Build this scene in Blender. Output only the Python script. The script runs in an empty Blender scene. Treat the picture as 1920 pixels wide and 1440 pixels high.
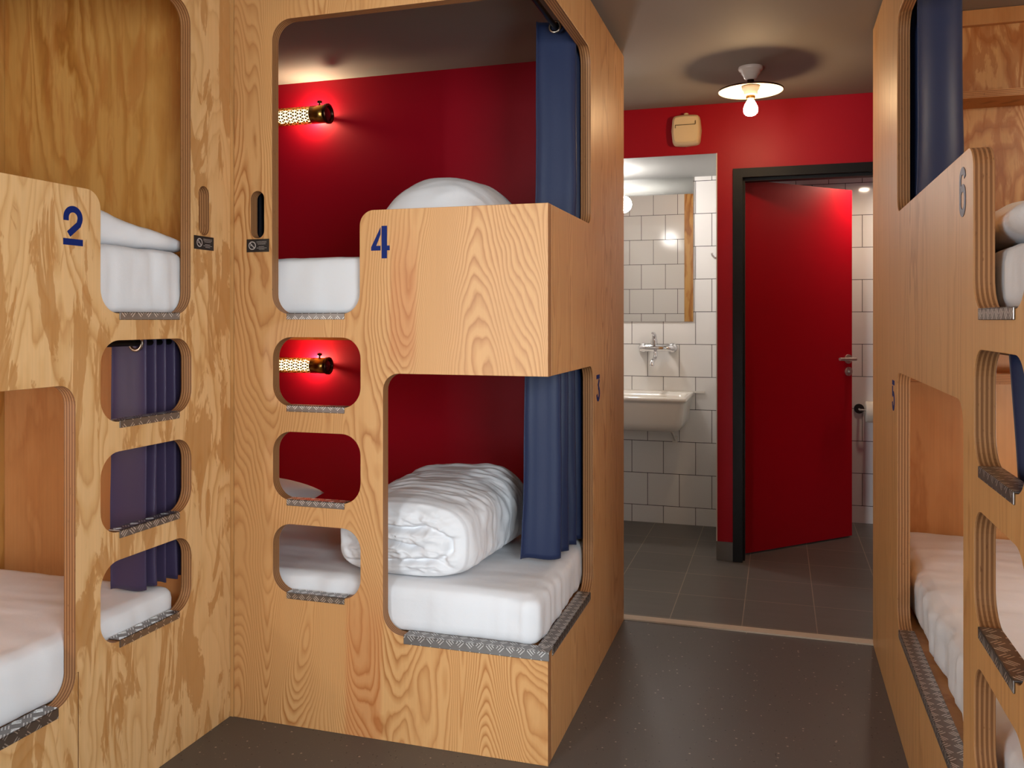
import bpy, bmesh, math, random
from mathutils import Vector, noise
from math import sin, cos, pi, radians, atan2, hypot, sqrt
random.seed(4)
S = bpy.context.scene
COL = S.collection

def lin(r, g, b):
    f = lambda c: (c/255/12.92) if c/255 <= .04045 else ((c/255+.055)/1.055)**2.4
    return (f(r), f(g), f(b), 1)

# ------------------------------------------------------------------ materials
class NT:
    def __init__(s, name):
        s.m = bpy.data.materials.new(name); s.m.use_nodes = True
        s.t = s.m.node_tree; s.t.nodes.clear()
        s.out = s.t.nodes.new('ShaderNodeOutputMaterial')
        s.b = s.t.nodes.new('ShaderNodeBsdfPrincipled')
        s.t.links.new(s.b.outputs[0], s.out.inputs[0])
    def n(s, typ, **kw):
        d = s.t.nodes.new('ShaderNode'+typ)
        for k, v in kw.items(): setattr(d, k, v)
        return d
    def put(s, v, inp):
        if hasattr(v, 'is_linked') or hasattr(v, 'links'): s.t.links.new(v, inp)
        else: inp.default_value = v
    def math(s, op, a, b=0., c=0., clamp=False):
        d = s.n('Math', operation=op); d.use_clamp = clamp
        for i, v in enumerate((a, b, c)): s.put(v, d.inputs[i])
        return d.outputs[0]
    def coord(s, scale=(1, 1, 1), loc=(0, 0, 0), rot=(0, 0, 0)):
        c = s.n('TexCoord'); m = s.n('Mapping')
        s.t.links.new(c.outputs['Object'], m.inputs[0])
        m.inputs['Scale'].default_value = scale; m.inputs['Location'].default_value = loc; m.inputs['Rotation'].default_value = rot
        return m.outputs[0]
    def xyz(s):
        c = s.n('TexCoord'); d = s.n('SeparateXYZ'); s.t.links.new(c.outputs['Object'], d.inputs[0]); return d.outputs
    def noise(s, vec, scale=1, detail=2, rough=.5, dist=0):
        d = s.n('TexNoise'); s.put(vec, d.inputs['Vector'])
        d.inputs['Scale'].default_value = scale; d.inputs['Detail'].default_value = detail
        d.inputs['Roughness'].default_value = rough; d.inputs['Distortion'].default_value = dist
        return d.outputs[0]
    def ramp(s, fac, stops, interp='LINEAR'):
        d = s.n('ValToRGB'); s.put(fac, d.inputs[0]); cr = d.color_ramp; cr.interpolation = interp
        while len(cr.elements) < len(stops): cr.elements.new(.5)
        for e, (p, c) in zip(cr.elements, stops): e.position = p; e.color = c if len(c) == 4 else (*c, 1)
        return d.outputs[0]
    def mix(s, fac, a, b, typ='MIX'):
        d = s.n('MixRGB', blend_type=typ)
        s.put(fac, d.inputs[0]); s.put(a, d.inputs[1]); s.put(b, d.inputs[2])
        return d.outputs[0]
    def bump(s, h, strength=.2, dist=.01):
        d = s.n('Bump'); d.inputs['Strength'].default_value = strength; d.inputs['Distance'].default_value = dist
        s.put(h, d.inputs['Height']); s.t.links.new(d.outputs[0], s.b.inputs['Normal'])
    def set(s, **kw):
        nm = dict(col='Base Color', rough='Roughness', metal='Metallic', spec='Specular IOR Level', emit='Emission Color', es='Emission Strength', coat='Coat Weight', sheen='Sheen Weight', trans='Transmission Weight', coatr='Coat Roughness')
        for k, v in kw.items(): s.put(v, s.b.inputs[nm[k]])
        return s.m
    def gray(s, v):
        d = s.n('CombineXYZ')
        for i in range(3): s.put(v, d.inputs[i])
        return d.outputs[0]

def plain(name, rgb, rough=.5, metal=0., spec=.5, **kw):
    return NT(name).set(col=lin(*rgb), rough=rough, metal=metal, spec=spec, **kw)

def glow(name, rgb, strength):
    return NT(name).set(col=lin(*rgb), emit=lin(*rgb), es=strength)

def wood(name, light, mid, dark, s=3.2, zs=.13, rings=16, dist=.5, sharp=.86, loc=(0, 0, 0), stripes=(), rough=.42, detail=1.5, tint=.5, stripe_col=(168, 92, 48), fib=.10, ring_mix=1.0, wave=1.0, flame=None):
    """rotary-cut plywood veneer: contour lines of a noise stretched along the grain (z)"""
    t = NT(name)
    v = t.coord((s, s, s*zs), loc)
    n1 = t.noise(v, 1, detail, .42, dist)
    jit = t.noise(t.coord((30, 30, 9), loc), 1, 2, .6)
    wv = t.noise(t.coord((9, 9, 4.2), loc), 1, 1, .5, .3)
    f = t.math('ADD', t.math('ADD', t.math('MULTIPLY', n1, rings), t.math('MULTIPLY', jit, .7)), t.math('MULTIPLY', wv, 2.2*wave))
    fr = t.math('FRACT', f)
    L, Md, D = lin(*light), lin(*mid), lin(*dark)
    ringc = t.ramp(fr, [(0, L), (.30, L), (sharp-.22, Md), (sharp, D), (min(.985, sharp+.07), Md), (1, L)])
    vary = t.ramp(t.noise(t.coord((4, 4, 1.1), (loc[0]+9, loc[1]+5, loc[2])), 1, 2), [(.34, (.25, .25, .25, 1)), (.62, (1, 1, 1, 1))])
    base = t.mix(t.math('MULTIPLY', vary, ring_mix), t.mix(.35, L, Md), ringc)
    drift = t.noise(t.coord((5.5, 5.5, .35), (loc[0]+3, loc[1]+1, loc[2])), 1, 1, .5)
    dr = t.ramp(drift, [(.38, (0, 0, 0, 1)), (.68, (1, 1, 1, 1))])
    base = t.mix(t.math('MULTIPLY', dr, tint), base, t.mix(.75, base, Md))
    if flame:
        (fx, fz, lo, hi, amt, fc) = flame
        fl = t.noise(t.coord((fx, fx, fz), (loc[0]+1.5, loc[1]+2.5, loc[2])), 1, 5, .62, .9)
        base = t.mix(t.math('MULTIPLY', t.ramp(fl, [(lo, (0, 0, 0, 1)), (hi, (1, 1, 1, 1))]), amt), base, lin(*fc))
    x = t.xyz()
    for (ax, a0, a1, z0, z1) in stripes:
        wob = t.math('MULTIPLY', t.math('SUBTRACT', t.noise(t.coord((1, 1, 2.2), (7, 3, 1)), 1, 2), .5), .07)
        p = t.math('ADD', x[ax], wob)
        m1 = t.math('MINIMUM', t.math('MULTIPLY', t.math('SUBTRACT', p, a0), 90, clamp=True), t.math('MULTIPLY', t.math('SUBTRACT', a1, p), 90, clamp=True))
        m2 = t.math('MULTIPLY', t.math('MULTIPLY', t.math('SUBTRACT', x[2], z0), 14, clamp=True), t.math('MULTIPLY', t.math('SUBTRACT', z1, x[2]), 5, clamp=True))
        mk = t.math('MULTIPLY', t.math('MULTIPLY', m1, m2), .62, clamp=True)
        base = t.mix(mk, base, t.mix(.55, base, lin(*stripe_col)))
    fi = t.noise(t.coord((150, 150, 3.0), loc), 1, 2, .6)
    k = t.math('ADD', 1-fib, t.math('MULTIPLY', fi, 2*fib))
    col = t.mix(1., base, t.gray(k), 'MULTIPLY')
    t.bump(t.math('ADD', t.math('MULTIPLY', fr, -.25), fi), .10, .002)
    return t.set(col=col, rough=rough, spec=.35)

def ply_edge(name, ax, light=(176, 126, 82), dark=(98, 58, 30), n=9, th=.036, off=0.):
    t = NT(name); x = t.xyz()
    wob = t.math('MULTIPLY', t.math('SUBTRACT', t.noise(t.coord((9, 9, 9)), 1, 2), .5), .0022)
    p = t.math('MULTIPLY', t.math('ADD', t.math('ADD', x[ax], wob), off), n/th)
    fr = t.math('FRACT', t.math('MULTIPLY', p, .5))
    c = t.ramp(fr, [(0, lin(*light)), (.40, lin(*light)), (.47, lin(*dark)), (.54, lin(*[int((a+b)/2) for a, b in zip(light, dark)])), (.93, lin(*[int(a*.4+b*.6) for a, b in zip(light, dark)])), (.98, lin(*light))])
    sp = t.noise(t.coord((160, 160, 60)), 1, 2)
    c = t.mix(t.ramp(sp, [(.66, (0, 0, 0, 1)), (.80, (.7, .7, .7, 1))]), c, lin(*dark))
    return t.set(col=c, rough=.55, spec=.3)

def tiles(name, ax, x0, z0, w=.1907, h=.1954, col=(236, 234, 231)):
    t = NT(name); x = t.xyz(); cb = t.n('CombineXYZ')
    t.put(t.math('SUBTRACT', x[ax], x0), cb.inputs[0]); t.put(t.math('SUBTRACT', x[2], z0), cb.inputs[1])
    br = t.n('TexBrick'); br.offset = .5; br.offset_frequency = 2; br.squash = 1
    t.put(cb.outputs[0], br.inputs['Vector'])
    for k, v in (('Scale', 1), ('Mortar Size', .0019), ('Mortar Smooth', .15), ('Bias', 0), ('Brick Width', w), ('Row Height', h)): br.inputs[k].default_value = v
    br.inputs['Color1'].default_value = lin(*col); br.inputs['Color2'].default_value = lin(*[c-5 for c in col]); br.inputs['Mortar'].default_value = lin(62, 58, 56)
    t.bump(t.math('SUBTRACT', 1, br.outputs['Fac']), .5, .0012)
    return t.set(col=br.outputs[0], rough=t.math('ADD', .09, t.math('MULTIPLY', br.outputs['Fac'], .6)), spec=.5)

def checker_plate(name, ax, cell=.030, tintc=(138, 132, 128)):
    """aluminium tread plate: groups of raised bars, each group turned against its neighbour"""
    t = NT(name); x = t.xyz()
    other = x[1] if ax == 0 else x[0]
    u = t.math('DIVIDE', x[ax], cell); v = t.math('DIVIDE', t.math('SUBTRACT', other, x[2]), cell)
    fu = t.math('SUBTRACT', t.math('FRACT', u), .5); fv = t.math('SUBTRACT', t.math('FRACT', v), .5)
    par = t.math('MODULO', t.math('ABSOLUTE', t.math('ADD', t.math('FLOOR', u), t.math('FLOOR', v))), 2)
    sg = t.math('SUBTRACT', t.math('MULTIPLY', t.math('GREATER_THAN', par, .5), 2), 1)
    a = t.math('ADD', fu, t.math('MULTIPLY', fv, sg)); b = t.math('SUBTRACT', fu, t.math('MULTIPLY', fv, sg))
    bars = t.math('COSINE', t.math('MULTIPLY', a, 2*pi*3.2))
    msk = t.math('MULTIPLY', t.math('LESS_THAN', t.math('ABSOLUTE', b), .46), t.math('LESS_THAN', t.math('ABSOLUTE', a), .47))
    hgt = t.math('MULTIPLY', t.math('MULTIPLY', t.math('SUBTRACT', bars, .1), 2.2, clamp=True), msk)
    t.bump(hgt, .9, .0022)
    sc = t.noise(t.coord((60, 60, 60)), 1, 3, .6)
    r = t.math('ADD', .26, t.math('MULTIPLY', sc, .22))
    return t.set(col=t.mix(hgt, lin(*tintc), lin(236, 232, 228)), metal=.95, rough=r)

def fabric(name, rgb, rough=.85, weave=900, sheen=.0, bs=.08, wr=0.):
    t = NT(name)
    n1 = t.noise(t.coord((weave, weave, weave)), 1, 1)
    n2 = t.noise(t.coord((7, 7, 7)), 1, 3, .55, .6)
    h = t.math('ADD', t.math('MULTIPLY', n1, .05), t.math('MULTIPLY', n2, wr))
    t.bump(h, bs, .02)
    return t.set(col=lin(*rgb), rough=rough, spec=.25, sheen=sheen)

M = {}
M['fir_front'] = wood('fir_plywood_front', (213, 162, 106), (196, 141, 86), (168, 107, 57), s=4.2, zs=.17, rings=72, dist=.45, sharp=.80, wave=1.6, loc=(2.2, 0, .3), detail=1.2, tint=.55, fib=.07,
                      stripes=[(0, .515, .607, 1.07, 1.56), (0, .37, .50, -.3, .52)], stripe_col=(186, 100, 50))
M['fir_side'] = wood('fir_plywood_side', (206, 158, 106), (190, 138, 86), (162, 110, 64), s=6.5, zs=.08, rings=26, dist=.35, sharp=.85, loc=(1, 4.2, 2.0), tint=.6)
M['pine_left'] = wood('pine_plywood_flamed', (222, 180, 128), (208, 162, 106), (184, 130, 74), s=3.0, zs=.24, rings=20, dist=.8, sharp=.84, loc=(.4, 1.7, 5.1), detail=2.5, tint=.35, ring_mix=.75, wave=.8,
                      flame=(13, 3.0, .505, .535, .70, (176, 121, 64)))
M['ply_quiet'] = wood('plywood_straight_grain', (206, 156, 98), (196, 144, 88), (178, 126, 72), s=5, zs=.06, rings=14, dist=.25, sharp=.88, loc=(5, 2, 1), tint=.5, fib=.15, wave=.5)
M['pine_inner'] = wood('pine_plywood_inner', (208, 160, 92), (184, 128, 60), (162, 104, 44), s=3.6, zs=.17, rings=11, dist=.7, sharp=.80, loc=(8.4, 2.1, 3.3), detail=2, tint=.5, wave=.6,
                       flame=(9, 1.7, .50, .57, .5, (178, 112, 52)))
M['pine_bold'] = wood('pine_plywood_bold_figure', (214, 166, 110), (184, 122, 66), (156, 90, 40), s=4.4, zs=.20, rings=17, dist=.7, sharp=.66, loc=(2.7, 9.1, 4.6), detail=1.5, tint=.3, wave=1.2,
                       flame=(16, 3.2, .50, .55, .6, (168, 100, 44)))
M['pine_orange'] = wood('pine_plywood_orange', (206, 152, 98), (192, 134, 80), (174, 112, 62), s=2.6, zs=.2, rings=5, dist=1.2, sharp=.84, loc=(3.4, 6.1, 9.3), detail=2, tint=.6, ring_mix=.7, wave=.4)
M['edge_x'] = ply_edge('plywood_edge_x', 0); M['edge_y'] = ply_edge('plywood_edge_y', 1); M['edge_z'] = ply_edge('plywood_edge_z', 2, th=.025, n=9, light=(190, 134, 84))
M['tread_x'] = checker_plate('checker_plate_x', 0); M['tread_y'] = checker_plate('checker_plate_y', 1)
M['tread_fine_x'] = checker_plate('checker_plate_fine_x', 0, .024); M['tread_fine_y'] = checker_plate('checker_plate_fine_y', 1, .024)
M['sheet'] = fabric('white_cotton_sheet', (226, 226, 228), .9, 700, wr=.35, bs=.35)
M['duvet'] = fabric('white_duvet_cover', (230, 230, 232), .88, 700, wr=.5, bs=.4)
M['navy'] = fabric('navy_satin_curtain', (26, 37, 68), .45, 1200, .1, .06, .5)
M['navy_shaded'] = fabric('shaded_navy_curtain', (10, 12, 24), .6, 1200, .0, .06, .5)  # navy cloth darkened in colour so the grip slot looks unlit
M['navy_warm_lit'] = fabric('warm_lit_navy_curtain', (60, 48, 74), .45, 1200, .1, .06, .5)  # same navy cloth with warm lamp light mixed into its colour
M['red'] = None
def painted(name, rgb, rough=.45, b=.04, spec=.4):
    t = NT(name); n = t.noise(t.coord((140, 140, 140)), 1, 3)
    t.bump(n, b, .004)
    v = t.noise(t.coord((2.3, 2.3, 2.3)), 1, 2)
    c = t.mix(t.math('MULTIPLY', v, .16), lin(*rgb), lin(*[int(q*.86) for q in rgb]))
    return t.set(col=c, rough=rough, spec=spec)
M['red'] = painted('red_wall_paint', (168, 6, 30), .45, spec=.22)
M['red_door'] = painted('red_door_paint', (186, 7, 30), .42, .02, .3)
M['ceil'] = painted('grey_ceiling_paint', (146, 138, 130), .75)
M['wall_plain'] = painted('warm_white_wall_paint', (196, 190, 182), .75)
M['nook_ceil'] = painted('pale_grey_nook_ceiling', (150, 150, 147), .7)
M['tile_back'] = tiles('white_wall_tiles_back', 0, -.7627, .1045-.1954)
M['tile_wc'] = tiles('white_wall_tiles_wc', 0, .4805, .1045-.1954)
M['tile_side'] = tiles('white_wall_tiles_side', 1, 5.24, .1045-.1954)
def vinyl():
    t = NT('speckled_vinyl_floor')
    c = lin(84, 79, 75)
    def specks(scale, thr, loc):
        d = t.n('TexVoronoi'); d.feature = 'F1'; t.put(t.coord((scale, scale, scale), loc), d.inputs['Vector']); d.inputs['Scale'].default_value = 1
        big = t.math('LESS_THAN', d.outputs['Distance'], thr)
        sep = t.n('SeparateXYZ'); t.put(d.outputs['Color'], sep.inputs[0])
        return t.math('MULTIPLY', big, t.math('GREATER_THAN', sep.outputs[0], .60))
    c = t.mix(specks(42, .13, (0, 0, 0)), c, lin(158, 146, 134))
    c = t.mix(specks(55, .12, (3.3, 1.2, 0)), c, lin(28, 24, 24))
    c = t.mix(specks(75, .11, (1.3, 7.2, 0)), c, lin(122, 108, 96))
    n = t.noise(t.coord((300, 300, 300)), 1, 2); t.bump(n, .05, .002)
    return t.set(col=c, rough=.42, spec=.45)
M['vinyl'] = vinyl()
def floor_tiles():
    t = NT('grey_floor_tiles'); x = t.xyz(); cb = t.n('CombineXYZ')
    t.put(t.math('SUBTRACT', x[0], -.1425), cb.inputs[0]); t.put(t.math('SUBTRACT', x[1], 3.912), cb.inputs[1])
    br = t.n('TexBrick'); br.offset = 0; br.squash = 1; t.put(cb.outputs[0], br.inputs['Vector'])
    for k, v in (('Scale', 1), ('Mortar Size', .0019), ('Mortar Smooth', .2), ('Bias', 0), ('Brick Width', .2867), ('Row Height', .328)): br.inputs[k].default_value = v
    br.inputs['Color1'].default_value = lin(98, 94, 90); br.inputs['Color2'].default_value = lin(92, 88, 84); br.inputs['Mortar'].default_value = lin(154, 138, 120)
    n = t.noise(t.coord((3, 22, 1)), 1, 4, .6)
    c = t.mix(.5, br.outputs[0], t.mix(1., br.outputs[0], t.gray(t.math('ADD', .7, t.math('MULTIPLY', n, .6))), 'MULTIPLY'))
    t.bump(n, .04, .003)
    return t.set(col=c, rough=.38, spec=.45)
M['floor_tile'] = floor_tiles()
M['threshold'] = plain('beige_threshold_strip', (196, 178, 156), .45)
M['chrome'] = plain('chrome', (225, 225, 228), .07, 1.)
M['satin_steel'] = plain('satin_steel', (206, 200, 190), .42, .75)
M['mirror'] = plain('mirror_glass', (240, 242, 240), .0, 1.)
M['black_frame'] = plain('charcoal_door_frame', (20, 19, 19), .5, spec=.2)
M['black'] = plain('black_plastic', (16, 15, 15), .4)
M['rubber'] = plain('black_rubber_seal', (12, 12, 12), .7)
M['blue'] = plain('blue_vinyl_number', (8, 32, 98), .6, spec=.2)
M['grey_number'] = plain('grey_blue_vinyl_number', (70, 70, 86), .5)
M['sign'] = plain('black_sign_plate', (24, 17, 16), .35)
M['sign_ink'] = plain('pale_sign_print', (176, 166, 160), .5)
M['ceramic'] = plain('white_ceramic', (230, 226, 218), .12)
M['porcelain'] = plain('white_porcelain', (214, 204, 196), .25)
M['enamel'] = plain('white_enamel', (240, 232, 216), .3)
M['brass'] = plain('brass', (176, 128, 62), .28, 1.)
M['bronze'] = plain('dark_bronze', (70, 46, 36), .3, 1.)
M['lens'] = plain('red_reflection_lens', (70, 8, 12), .08)  # red colour stands in for a reflection on the lens
M['offwhite'] = plain('cream_plastic', (226, 204, 166), .45)
M['paper'] = fabric('tissue_paper', (236, 226, 208), .95, 300, bs=.1)
M['steel_rail'] = plain('black_curtain_rail', (20, 18, 18), .35, .6)
M['grommet'] = plain('nickel_grommet', (150, 140, 128), .25, 1.)
M['skirt'] = plain('grey_tile_skirting', (110, 108, 106), .4)
M['white_trim'] = plain('white_corner_trim', (222, 216, 208), .4)
M['bulb'] = glow('warm_bulb_glow', (255, 214, 160), 190)
M['tube_glow'] = glow('warm_lamp_core', (255, 224, 164), 5.5)
M['globe'] = glow('white_globe_glow', (255, 248, 243), 175)
M['spot'] = glow('downlight_lens_glow', (255, 228, 200), 640)
M['pane'] = NT('window_glass').set(col=lin(245, 250, 250), rough=0., trans=1., spec=.5)

# ------------------------------------------------------------------ geometry helpers
def link(o, parent=None):
    COL.objects.link(o)
    if parent:
        o.parent = parent
    return o

def depth_base(p):
    v = Vector((0, 0, 0))
    while p: v += p.location; p = p.parent
    return v

def tag(o, label, cat=None, group=None):
    o['label'] = label
    if cat: o['category'] = cat
    if group: o['group'] = group
    return o

def thing(name, label, cat, loc, group=None):
    o = bpy.data.objects.new(name, None); o.empty_display_size = .1; COL.objects.link(o)
    o.location = loc
    return tag(o, label, cat, group)

def struct(o):
    o['kind'] = 'structure'; return o

class MB:
    """collects geometry in world coordinates, then becomes one mesh object"""
    def __init__(s): s.v = []; s.f = []; s.mi = []; s.sm = []
    def add(s, vs, fs, mi=0, sm=False):
        k = len(s.v); s.v += [Vector(p) for p in vs]
        for f in fs: s.f.append([i+k for i in f]); s.mi.append(mi); s.sm.append(sm)
        return s
    def box(s, x0, x1, y0, y1, z0, z1, mi=0):
        vs = [(x, y, z) for z in (z0, z1) for y in (y0, y1) for x in (x0, x1)]
        return s.add(vs, [(0, 2, 3, 1), (4, 5, 7, 6), (0, 1, 5, 4), (2, 6, 7, 3), (0, 4, 6, 2), (1, 3, 7, 5)], mi)
    def ring(s, loops, mi=0, sm=True, closed=True, caps=(True, True)):
        k = len(loops[0]); vs = [p for l in loops for p in l]; fs = []
        for a in range(len(loops)-1):
            for i in range(k if closed else k-1):
                j = (i+1) % k; fs.append((a*k+i, a*k+j, (a+1)*k+j, (a+1)*k+i))
        s.add(vs, fs, mi, sm)
        if closed and caps[0]: s.add(loops[0], [list(range(k))[::-1]], mi)
        if closed and caps[1]: s.add(loops[-1], [list(range(k))], mi)
        return s
    def tube(s, pts, r, n=12, mi=0, caps=(True, True)):
        pts = [Vector(p) for p in pts]; R = r if isinstance(r, (list, tuple)) else [r]*len(pts); loops = []
        up = None
        for i, p in enumerate(pts):
            d = (pts[min(i+1, len(pts)-1)]-pts[max(i-1, 0)]).normalized()
            if up is None: up = Vector((0, 0, 1)) if abs(d.z) < .9 else Vector((1, 0, 0))
            a = d.cross(up).normalized(); b = a.cross(d).normalized(); up = b
            loops.append([p+(a*cos(2*pi*j/n)+b*sin(2*pi*j/n))*R[i] for j in range(n)])
        return s.ring(loops, mi, True, True, caps)
    def lathe(s, c, prof, n=40, mi=0, axis='z', caps=(True, True)):
        loops = []
        for r, h in prof:
            l = []
            for j in range(n):
                a = 2*pi*j/n; u, v = r*cos(a), r*sin(a)
                l.append((c[0]+u, c[1]+v, c[2]+h) if axis == 'z' else (c[0]+h, c[1]+u, c[2]+v) if axis == 'x' else (c[0]+u, c[1]+h, c[2]+v))
            loops.append([Vector(p) for p in l])
        return s.ring(loops, mi, True, True, caps)
    def build(s, name, mats, parent=None, recalc=True, auto=None):
        if not isinstance(mats, (list, tuple)): mats = [mats]
        b = depth_base(parent)
        if parent is None and auto is not None: b = Vector(auto)
        me = bpy.data.meshes.new(name)
        me.from_pydata([tuple(p-b) for p in s.v], [], s.f)
        for m in mats: me.materials.append(m)
        me.polygons.foreach_set('material_index', s.mi); me.polygons.foreach_set('use_smooth', s.sm)
        me.update()
        if recalc:
            bm = bmesh.new(); bm.from_mesh(me); bmesh.ops.recalc_face_normals(bm, faces=bm.faces); bm.to_mesh(me); bm.free()
        o = link(bpy.data.objects.new(name, me), parent)
        if parent is None and auto is not None: o.location = auto
        return o

def rnd(poly, R, n=7):
    """round the corners of a polygon; R per corner"""
    out = []; k = len(poly)
    for i, p in enumerate(poly):
        r = R[i] if isinstance(R, (list, tuple)) else R
        if r <= 0: out.append(tuple(p)); continue
        a = Vector(poly[i-1]); b = Vector(p); c = Vector(poly[(i+1) % k])
        u = (a-b).normalized(); w = (c-b).normalized(); th = u.angle(w)
        d = r/math.tan(th/2); p0 = b+u*d; p1 = b+w*d; o = b+(u+w).normalized()*(r/sin(th/2))
        a0 = atan2(p0.y-o.y, p0.x-o.x); a1 = atan2(p1.y-o.y, p1.x-o.x); da = (a1-a0+pi) % (2*pi)-pi
        for q in range(n+1): out.append((o.x+r*cos(a0+da*q/n), o.y+r*sin(a0+da*q/n)))
    return out
def rect(a0, a1, b0, b1, r=0, n=7): return rnd([(a0, b0), (a1, b0), (a1, b1), (a0, b1)], r, n)

def panel(name, outer, holes, plane, at, th, mats, parent=None, bev=.0012, kind_auto=None):
    """sheet with cut-outs: outline in the sheet's own plane, plane 'x' (outline is y,z), 'y' (x,z) or 'z' (x,y)"""
    cu = bpy.data.curves.new('outline', 'CURVE'); cu.dimensions = '2D'; cu.fill_mode = 'BOTH'
    cu.extrude = th/2-bev; cu.bevel_depth = bev; cu.bevel_resolution = 1; cu.offset = -bev
    for poly in [outer]+list(holes):
        sp = cu.splines.new('POLY'); sp.points.add(len(poly)-1); sp.use_cyclic_u = True
        for q, p in zip(sp.points, poly): q.co = (p[0], p[1], 0, 1)
    tmp = bpy.data.objects.new('outline', cu); COL.objects.link(tmp)
    bpy.context.view_layer.update()
    me = bpy.data.meshes.new_from_object(tmp.evaluated_get(bpy.context.evaluated_depsgraph_get()))
    bpy.data.objects.remove(tmp); bpy.data.curves.remove(cu)
    b = depth_base(parent)
    if parent is None and kind_auto is not None: b = Vector(kind_auto)
    for v in me.vertices:
        u, w, h = v.co; h += th/2
        v.co = Vector((at+h, u, w) if plane == 'x' else (u, at+h, w) if plane == 'y' else (u, w, at+h))-b
    bm = bmesh.new(); bm.from_mesh(me)
    bmesh.ops.remove_doubles(bm, verts=bm.verts, dist=1e-5); bmesh.ops.recalc_face_normals(bm, faces=bm.faces)
    bm.to_mesh(me); bm.free()
    me.name = name; me.materials.clear()
    for m in mats: me.materials.append(m)
    i = 'xyz'.index(plane)
    for p in me.polygons:
        p.use_smooth = False
        p.material_index = 0 if abs(p.normal[i]) > .9 or len(mats) == 1 else 1
    o = link(bpy.data.objects.new(name, me), parent)
    if parent is None and kind_auto is not None: o.location = kind_auto
    return o

def fbm(p, s, seed=0., o=3):
    v = 0; a = 1; q = Vector((p[0]*s[0]+seed, p[1]*s[1]+seed*.7, p[2]*s[2]-seed*.3))
    for _ in range(o): v += a*noise.noise(q); q = q*2.03; a *= .5
    return v
def ridge(p, s, seed=0., o=2):
    v = 0; a = 1; q = Vector((p[0]*s[0]+seed, p[1]*s[1]-seed*.4, p[2]*s[2]+seed*.9))
    for _ in range(o): v += a*(1-abs(noise.noise(q))*2); q = q*1.9; a *= .5
    return v

def soft_box(mb, lo, hi, r, res=.02, fn=None, mi=0):
    """rounded box on a dense grid; fn(point, normal) returns the displaced point"""
    bm = bmesh.new()
    L = [hi[i]-lo[i] for i in range(3)]; N = [max(4, int(l/res)) for l in L]
    idx = {}
    def vert(i, j, k):
        key = (i, j, k)
        if key not in idx:
            P = Vector([lo[q]+L[q]*(0.5-0.5*cos(pi*t/n)*(.35)-(.5-t/n)*(.65)) for q, (t, n) in enumerate(zip(key, N))])
            rr = r if isinstance(r, (list, tuple)) else (r, r, r)
            I = Vector([min(max(P[q], lo[q]+rr[q]), hi[q]-rr[q]) for q in range(3)]); D = Vector([(P[q]-I[q])/rr[q] for q in range(3)])
            if D.length > 1e-9:
                D.normalize(); Nn = D.copy(); P = I+Vector([D[q]*rr[q] for q in range(3)])
            else: Nn = Vector((0, 0, 1))
            if fn: P = fn(P, Nn)
            idx[key] = bm.verts.new(P)
        return idx[key]
    a, b, c = N
    for i in range(a):
        for j in range(b):
            for k in (0, c): bm.faces.new([vert(i, j, k), vert(i+1, j, k), vert(i+1, j+1, k), vert(i, j+1, k)])
    for i in range(a):
        for k in range(c):
            for j in (0, b): bm.faces.new([vert(i, j, k), vert(i+1, j, k), vert(i+1, j, k+1), vert(i, j, k+1)])
    for j in range(b):
        for k in range(c):
            for i in (0, a): bm.faces.new([vert(i, j, k), vert(i, j+1, k), vert(i, j+1, k+1), vert(i, j, k+1)])
    bm.verts.index_update()
    mb.add([v.co.copy() for v in bm.verts], [[v.index for v in f.verts] for f in bm.faces], mi, True)
    bm.free(); return mb

def stroke(pts, w):
    """outline of a constant-width stroke along a centreline"""
    L = []; Rr = []
    P = [Vector(p) for p in pts]
    for i, p in enumerate(P):
        d = (P[min(i+1, len(P)-1)]-P[max(i-1, 0)]).normalized(); n = Vector((-d.y, d.x))
        L.append(p+n*w/2); Rr.append(p-n*w/2)
    return [tuple(p) for p in L+Rr[::-1]]
def arc(cx, cy, rx, ry, a0, a1, n=14):
    return [(cx+rx*cos(radians(a0+(a1-a0)*i/n)), cy+ry*sin(radians(a0+(a1-a0)*i/n))) for i in range(n+1)]

W = .0155
DIG = {
 '2': [stroke([(.0085, .0585)]+arc(.03, .0665, .0215, .0205, 180, -20, 18)+[(.047, .051), (.0165, .0262)], W), [(0, 0), (.06, 0), (.06, .0155), (0, .0155)]],
 '4': [[(0, .0235), (.0305, .0235), (.0305, .0375), (.0165, .0375), (.0305, .071), (.0305, .092), (0, .0335)],
       [(.034, 0), (.0515, 0), (.0515, .0235), (.06, .0235), (.06, .0375), (.0515, .0375), (.0515, .096), (.034, .096)]],
 '6': [stroke([(.0525, .073)]+arc(.031, .0715, .0215, .0165, 10, 180, 14)+[(.0095, .045), (.0095, .026)]+arc(.031, .0265, .0215, .0185, 190, 360, 14)+[(.0525, .036)]+arc(.031, .040, .0215, .0155, 10, 140, 10), .0145)],
 '3': [[(.003, .0805), (.057, .0805), (.057, .095), (.003, .095)], stroke([(.05, .077), (.032, .056), (.038, .053)]+arc(.031, .0275, .0215, .021, 70, -175, 20), .0145)],
 '5': [[(.006, .0805), (.056, .0805), (.056, .095), (.006, .095)], [(.006, .046), (.02, .05), (.02, .077), (.006, .077)], stroke([(.012, .049), (.026, .054)]+arc(.031, .031, .0215, .0235, 90, -170, 20), .0145)],
}
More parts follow.
